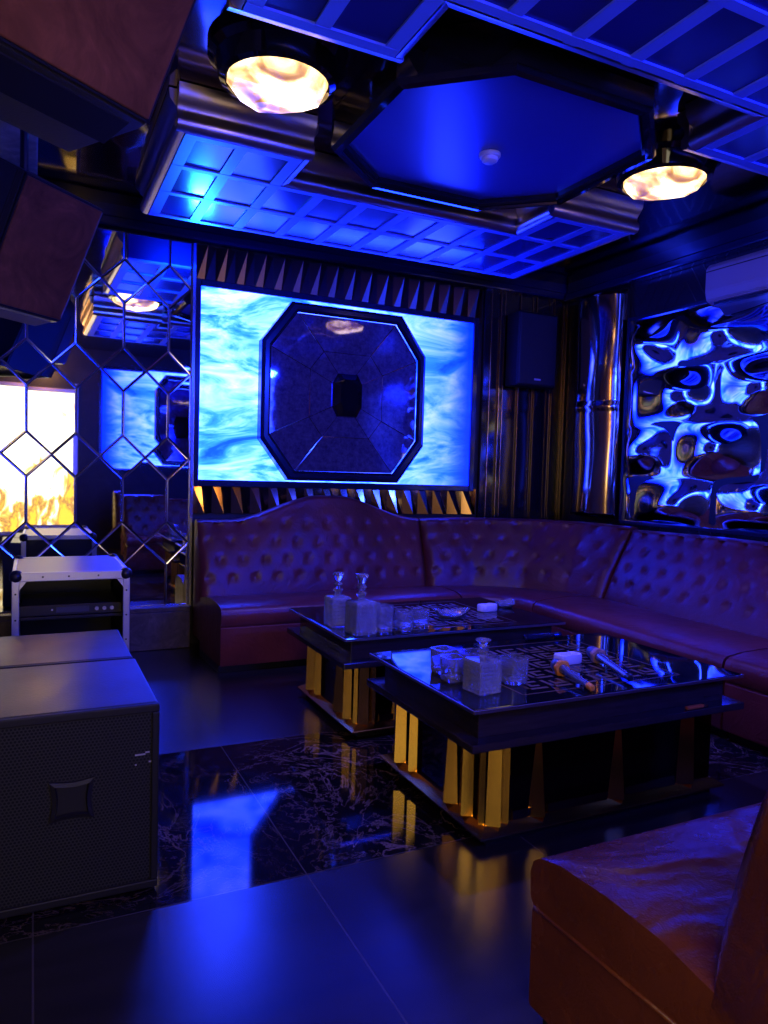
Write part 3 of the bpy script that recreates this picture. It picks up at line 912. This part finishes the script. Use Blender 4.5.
def tumbler_mesh():
    bm = B(); h = .037; H_ = .088
    rings(bm, [sq_loop(h * .90, 0, .3), sq_loop(h * .92, .004, .3), sq_loop(h * .99, H_ * .2, .3), sq_loop(h * .95, H_ * .32, .3), sq_loop(h * 1.0, H_ * .44, .3), sq_loop(h * .96, H_ * .56, .3), sq_loop(h * 1.01, H_ * .68, .3), sq_loop(h * 1.02, H_, .3), sq_loop(h * .93, H_, .3), sq_loop(h * .90, H_ * .5, .3), sq_loop(h * .80, .016, .3), sq_loop(h * .5, .013, .3)])
    return bm
tumbler0 = None
def tumbler(label, loc, rz, group, sc=1.0):
    global tumbler0
    if tumbler0 is None:
        tumbler0 = mesh_obj('whisky_glass', tumbler_mesh(), M['crystal'], None, True, 40)
        o = tumbler0
    else:
        o = tumbler0.copy(); COL.objects.link(o)
    o.location = loc; o.rotation_euler = (0, 0, rz); o.scale = (sc if sc < 1.2 else 1.15, sc if sc < 1.2 else 1.15, sc)
    return tag(o, label, 'glass', group)
decanter('cut crystal decanter with a tall stopper at the front edge of the farther table', (1.475, 3.265, TZ), .12, 1.30, hb=.125)
decanter('second stoppered decanter half hidden behind the first on the farther table', (1.435, 3.475, TZ), .0, 1.22, hb=.125)
G2 = 'whisky glasses on the farther table'
tumbler('tall square crystal tumbler beside the front decanter, farther table', (1.600, 3.275, TZ), .1, G2, 1.5)
tumbler('tall square crystal tumbler half hidden behind the decanter, farther table', (1.585, 3.41, TZ), .3, G2, 1.45)
tumbler('square blue-lit whisky glass standing apart from the decanters, farther table', (1.72, 3.27, TZ), .0, G2, 1.1)
tumbler('square whisky glass between the lone blue-lit glass and the curved ashtray', (1.84, 3.32, TZ), .2, G2, 1.05)
decanter('squat cut crystal decanter amid glasses on the nearer table', (1.505, 2.225, TZ), .10, 1.14, True, hb=.105, ss=.45)
G1 = 'whisky glasses on the nearer table'
tumbler('whisky glass at the far left end of the cluster on the nearer table', (1.50, 2.50, TZ), .2, G1, 1.1)
tumbler('whisky glass just left behind the squat decanter, nearer table', (1.475, 2.385, TZ), .1, G1, 1.05)
tumbler('whisky glass hidden most by the squat decanter, nearer table', (1.58, 2.43, TZ), .0, G1, 1.1)
tumbler('whisky glass close behind the squat decanter, touching its far side', (1.60, 2.335, TZ), .25, G1, 1.1)
tumbler('clear whisky glass at the microphone end of the cluster, nearer table', (1.685, 2.275, TZ), .1, G1, 1.15)

def ashtray_mesh():
    bm = B(); n = 40
    def L(r, z, w=0.0):
        out = []
        for k in range(n):
            a = 2 * PI * k / n
            rr = r * (1 + .10 * math.cos(4 * a))
            out.append(Vector((rr * math.cos(a) * 1.15, rr * math.sin(a) * .9, z + w * math.cos(2 * a))))
        return out
    return rings(bm, [L(.045, 0), L(.062, .004), L(.078, .03, .006), L(.088, .042, .012), L(.080, .044, .012), L(.064, .022, .004), L(.045, .012), L(.02, .011)])
o = mesh_obj('ashtray', ashtray_mesh(), M['crystal'], None, True, 50); o.location = (2.12, 3.46, TZ); o.rotation_euler = (0, 0, -.15)
tag(o, 'curved clear crystal ashtray glowing blue on the farther table', 'ashtray')
o2 = o.copy(); COL.objects.link(o2); o2.location = (2.62, 3.66, TZ); o2.scale = (.8, .8, .8); o2.rotation_euler = (0, 0, .3)
tag(o2, 'small clear glass dish behind the white block on the farther table', 'dish')

def white_block():
    bm = B()
    def L(k, z):
        out = []
        n = 36
        for i in range(n):
            a = 2 * PI * i / n
            r = .050 * (1 + .16 * math.cos(2 * a + .3)) * k
            e = 4.0
            c, s = math.cos(a), math.sin(a)
            q = (abs(c) ** e + abs(s) ** e) ** (-1 / e)
            dent = 1 - .28 * math.exp(-((a - 1.2) / .3) ** 2)
            out.append(Vector((r * q * c * 1.1 * dent, r * q * s * .75 * dent, z)))
        return out
    return rings(bm, [L(.94, 0), L(1, .004), L(1, .034), L(.95, .040), L(.72, .040), L(.66, .022), L(.2, .020)])
o = mesh_obj('dish', white_block(), M['white_plastic'], None, True, 40); o.location = (2.09, 2.44, TZ); o.rotation_euler = (0, 0, .1)
tag(o, 'white block-shaped dish lying beside the microphones on the nearer table', 'dish')
o2 = o.copy(); COL.objects.link(o2); o2.location = (2.44, 3.58, TZ); o2.rotation_euler = (0, 0, .2)
tag(o2, 'white block-shaped dish near the back corner of the farther table', 'dish')

# microphones
def microphone(label, head, tail, ring_mat, tail_mat, body_mat):
    hd = Vector(head); tl = Vector(tail); d = (hd - tl); L = d.length
    t = thing('microphone', label, 'microphone', (tl.x, tl.y, tl.z))
    A = axis_matrix((0, 0, 0), d)
    bm = B(); lathe(bm, [(.012, .03), (.0135, .06), (.016, L * .62), (.021, L * .74)], 18, A); mesh_obj('handle', bm, body_mat, t, True, 40)
    bm = B(); lathe(bm, [(.009, 0), (.013, .004), (.0135, .030), (.012, .0305)], 18, A); mesh_obj('tail_cap', bm, tail_mat, t, True, 40)
    bm = B()
    prof = [(.020, L * .73), (.031, L * .735), (.033, L * .75), (.033, L * .785), (.031, L * .80), (.022, L * .805)]
    M4 = A
    loops = []
    for r, z in prof:
        loops.append([M4 @ Vector((r * (1 + .07 * math.cos(6 * 2 * PI * k / 36)) * math.cos(2 * PI * k / 36), r * (1 + .07 * math.cos(6 * 2 * PI * k / 36)) * math.sin(2 * PI * k / 36), z)) for k in range(36)])
    rings(bm, loops); mesh_obj('anti_roll_ring', bm, ring_mat, t, True, 40)
    bm = B(); c = L * .87
    lathe(bm, [(.021, L * .80), (.026, L * .83), (.0275, c), (.025, L * .93), (.017, L * .98), (.006, L)], 20, A); mesh_obj('head_grille', bm, M['mic_mesh'], t, True, 60)
    return t
microphone('microphone with an orange ring and orange tail, nearest the table front', (1.935, 2.345, TZ + .037), (1.885, 2.055, TZ + .0165), M['foam'], M['foam'], M['mic_body'])
mb = mat('black_mic_tail', (.01, .01, .012), .3)
microphone('second microphone, black-tailed, lying right of the white dish', (2.235, 2.47, TZ + .039), (2.12, 2.10, TZ + .018), mat('tan_rubber', (.42, .22, .14), .5), mb, M['mic_body'])
bm = B(); A = axis_matrix((2.16, 2.845, TZ + .016), (1, .02, 0))
lathe(bm, [(.010, 0), (.0155, .006), (.0155, .15), (.012, .156), (.012, .19), (.0155, .195), (.0155, .225), (.008, .23)], 16, A)
tag(mesh_obj('torch', bm, mat('blue_black_metal', (.03, .04, .12), .2, metal=.8), None, True, 40), 'dark slim tube lying along the back edge of the nearer table', 'torch')
t = thing('lighter', 'brown cigarette lighter on the right of the nearer table ledge', 'lighter', (2.37, 2.046, .3925))
bm = B(); box(bm, 0, .095, -.009, .009, 0, .014, .005); mesh_obj('lighter_body', bm, mat('amber_plastic', (.5, .12, .03), .35), t)
bm = B(); box(bm, .095, .118, -.008, .008, .001, .013, .003); mesh_obj('lighter_cap', bm, M['gold_line'], t)

# ------------------------------------------------------------------ ceiling: lattice drops, octagon, lamps
def lattice(name, label, cy, s):
    """U-shaped dropped panel; s=+1 notch towards -y (far one), s=-1 notch towards +y (near one)"""
    t = thing(name, label, 'ceiling panel', (2.05, cy, 2.90))
    hw, nx = 1.40, .81
    # local y measured from the octagon axis: y = s * v
    va, vb, vc = .52, .90, 1.77
    def Q(x, v): return (x, s * v)
    out = [Q(-hw, va), Q(-nx, va), Q(-nx, vb), Q(nx, vb), Q(nx, va), Q(hw, va), Q(hw, vc), Q(-hw, vc)]
    bm = B(); prism(bm, out, .008, ZC - 2.90 - .003); mesh_obj('pane_sheet', bm, M['pane'], t)
    # lattice bars on the underside
    bm = B(); w = .030
    def bar(x0, x1, v0, v1, dz=0.0):
        y0, y1 = sorted((s * v0, s * v1)); box(bm, x0, x1, y0, y1, -.002 + dz, .009 - dz)
    cols = [-hw + .28 * k for k in range(11)]
    mesh_w = 2 * w
    for k, x in enumerate(cols):
        inner = abs(x) < nx - .05
        x_ = min(max(x, -hw + w), hw - w)
        if abs(abs(x) - nx) < .12: x_ = math.copysign(nx + w, x)
        bar(x_ - w, x_ + w, (vb if inner else va) + .001, vc - .001, .0012)
    rows = [va + w, vb + w, (vb + vc) / 2, vc - w]
    for k, v in enumerate(rows):
        if k == 0:
            bar(-hw, -nx, v - w, v + w * .6); bar(nx, hw, v - w, v + w * .6)
        else:
            bar(-hw, hw, v - w * .7, v + w * .7)
    mesh_obj('lattice_bars', bm, M['lattice'], t)
    # moulding round the notch side and the outer ends
    def cove(p, q, nrm):
        prof = [(.005, 0.0), (.035, .006), (.048, .025), (.048, .055), (.03, .075), (.03, .10), (.05, .12), (.075, .15), (.08, .195), (.0, .195)]
        L0 = [Vector((p[0] + nrm[0] * a, p[1] + nrm[1] * a, z)) for a, z in prof]
        L1 = [Vector((q[0] + nrm[0] * a, q[1] + nrm[1] * a, z)) for a, z in prof]
        bm = B(); rings(bm, [L0, L1]); return bm
    e = .045
    segs = [(Q(-hw - e, va), Q(-nx + e, va), (0, -s)), (Q(-nx + .002, va), Q(-nx + .002, vb), (1, 0)), (Q(-nx, vb), Q(nx, vb), (0, -s)), (Q(nx - .002, va), Q(nx - .002, vb), (-1, 0)),
            (Q(nx - e, va), Q(hw + e, va), (0, -s)), (Q(-hw, va), Q(-hw, vc), (-1, 0)), (Q(hw, va), Q(hw, vc), (1, 0))]
    for p, q, nrm in segs:
        mesh_obj('moulding', cove(p, q, nrm), M['steel'], t, True, 50)
    return t
lattice('lattice_ceiling_panel', 'blue lattice ceiling drop beyond the octagon, next to the back wall', 3.10, 1)
lattice('lattice_ceiling_panel', 'blue lattice ceiling drop on the near side of the octagon, overhead', 3.10, -1)

t = thing('octagonal_ceiling_recess', 'large octagonal ceiling recess with a dark frame and blue film', 'ceiling panel', (2.05, 3.10, 2.90))
def po(h, c, z, hy=None):
    hy = h - .03 if hy is None else hy
    return [Vector(p) for p in ((-c, -hy, z), (c, -hy, z), (h, -c, z), (h, c, z), (c, hy, z), (-c, hy, z), (-h, c, z), (-h, -c, z))]
bm = B(); rings(bm, [po(.72, .36, .196), po(.72, .36, .02), po(.705, .352, 0), po(.675, .338, -.004), po(.672, .337, .010), po(.662, .331, .012), po(.656, .328, .024), po(.656, .328, .06), po(.64, .32, .06), po(.64, .32, .196)])
mesh_obj('frame', bm, M['black_gloss'], t)
bm = B(); rings(bm, [po(.655, .3275, .050), po(.655, .3275, .059)]); mesh_obj('film', bm, M['oct_ceiling'], t)
t = thing('smoke_detector', 'small white smoke detector in the middle of the octagonal recess', 'smoke detector', (2.09, 3.19, 2.9495))
bm = B(); lathe(bm, [(.055, 0), (.055, -.012), (.050, -.02)], 24); mesh_obj('base', bm, M['white_plastic'], t, True, 40)
bm = B(); lathe(bm, [(.042, -.02), (.040, -.036), (.028, -.044), (.004, -.045)], 24); mesh_obj('sensor_cap', bm, M['white_plastic'], t, True, 40)

def ceiling_lamp(label, loc):
    t = thing('ceiling_lamp', label, 'lamp', loc)
    bm = B(); lathe(bm, [(.30, 0), (.30, -.03), (.27, -.05), (.25, -.12), (.225, -.13), (.222, -.06), (.20, -.05)], 40, close1=True)
    mesh_obj('canopy', bm, M['black_gloss'], t, True, 30)
    bm = B(); rnd = random.Random(int(loc[0] * 100))
    loops = []
    for r, z in ((.221, -.10), (.222, -.128), (.20, -.155), (.13, -.175), (.05, -.18)):
        loops.append([Vector((r * (1 + rnd.uniform(-.04, .0)) * math.cos(2 * PI * (k + .3) / 12), r * (1 + rnd.uniform(-.04, .0)) * math.sin(2 * PI * (k + .3) / 12), z + rnd.uniform(-.01, .01))) for k in range(12)])
    rings(bm, loops); mesh_obj('glass_bowl', bm, M['lamp'], t)
    return t
ceiling_lamp('glowing faceted ceiling lamp on the left, near the hanging speaker', (.95, 3.13, ZC))
ceiling_lamp('glowing faceted ceiling lamp on the right of the octagonal recess', (3.16, 3.06, ZC))

# ------------------------------------------------------------------ light
def area(loc, target, size, col, power, sy=None, spread=180):
    l = bpy.data.lights.new('blue_fill_area', 'AREA'); l.color = col; l.energy = power; l.shape = 'RECTANGLE'; l.size = size; l.size_y = sy or size
    l.spread = math.radians(spread)
    o = bpy.data.objects.new('blue_fill_area', l); link(o); o.location = loc
    o.rotation_euler = (Vector(target) - Vector(loc)).to_track_quat('-Z', 'Y').to_euler(); return o
def spot(loc, target, ang, col, power, r=.06, blend=.6):
    l = bpy.data.lights.new('blue_fill_spot', 'SPOT'); l.color = col; l.energy = power; l.spot_size = math.radians(ang); l.spot_blend = blend; l.shadow_soft_size = r
    o = bpy.data.objects.new('blue_fill_spot', l); link(o); o.location = loc
    o.rotation_euler = (Vector(target) - Vector(loc)).to_track_quat('-Z', 'Y').to_euler(); return o
BLUE = (.004, .018, 1.0)
def point(loc, col, power, r=.08):
    l = bpy.data.lights.new('warm_fill', 'POINT'); l.color = col; l.energy = power; l.shadow_soft_size = r
    o = bpy.data.objects.new('warm_fill', l); link(o); o.location = loc; return o
# added unseen blue fill spots near the opposite wall, washing ceiling and seating
spot((2.75, -.55, 2.7), (2.2, 4.4, 1.2), 95, BLUE, 300, .05)
spot((3.2, -.55, 2.75), (2.4, 4.2, 3.0), 95, BLUE, 330, .05)
# added violet-blue fill spot under the recess, brightening crystal, tables and seats
spot((2.05, 2.95, 2.92), (2.05, 2.95, 0), 100, (.10, .085, 1.0), 380, .05, .8)
# added unseen blue fills (the areas below), shining up at the ceiling drops
# unseen warm fill behind the camera, standing in for whatever lit the near sofa
point((.1, -.35, 2.75), (1, .46, .12), 20, .12)
area((2.2, 5.2, 2.70), (2.1, 4.2, 3.3), 2.2, BLUE, 22, .06)
area((1.05, 5.2, 2.62), (1.0, 4.7, 2.9), .12, (.01, .16, 1.0), 6, .06, 70)  # added small cyan light for the glow spot on the far lattice

w = bpy.data.worlds.new('room_air'); S.world = w; w.use_nodes = True
w.node_tree.nodes['Background'].inputs[0].default_value = (.02, .03, .12, 1); w.node_tree.nodes['Background'].inputs[1].default_value = .05

S.view_settings.view_transform = 'Standard'
try: S.view_settings.look = 'None'
except TypeError: pass
S.view_settings.exposure = 0; S.view_settings.gamma = 1
S.view_settings.use_curve_mapping = False
S.cycles.use_denoising = True
S.cycles.max_bounces = 14; S.cycles.glossy_bounces = 8; S.cycles.transmission_bounces = 12
S.cycles.sample_clamp_indirect = 6
S.cycles.caustics_reflective = False; S.cycles.caustics_refractive = False
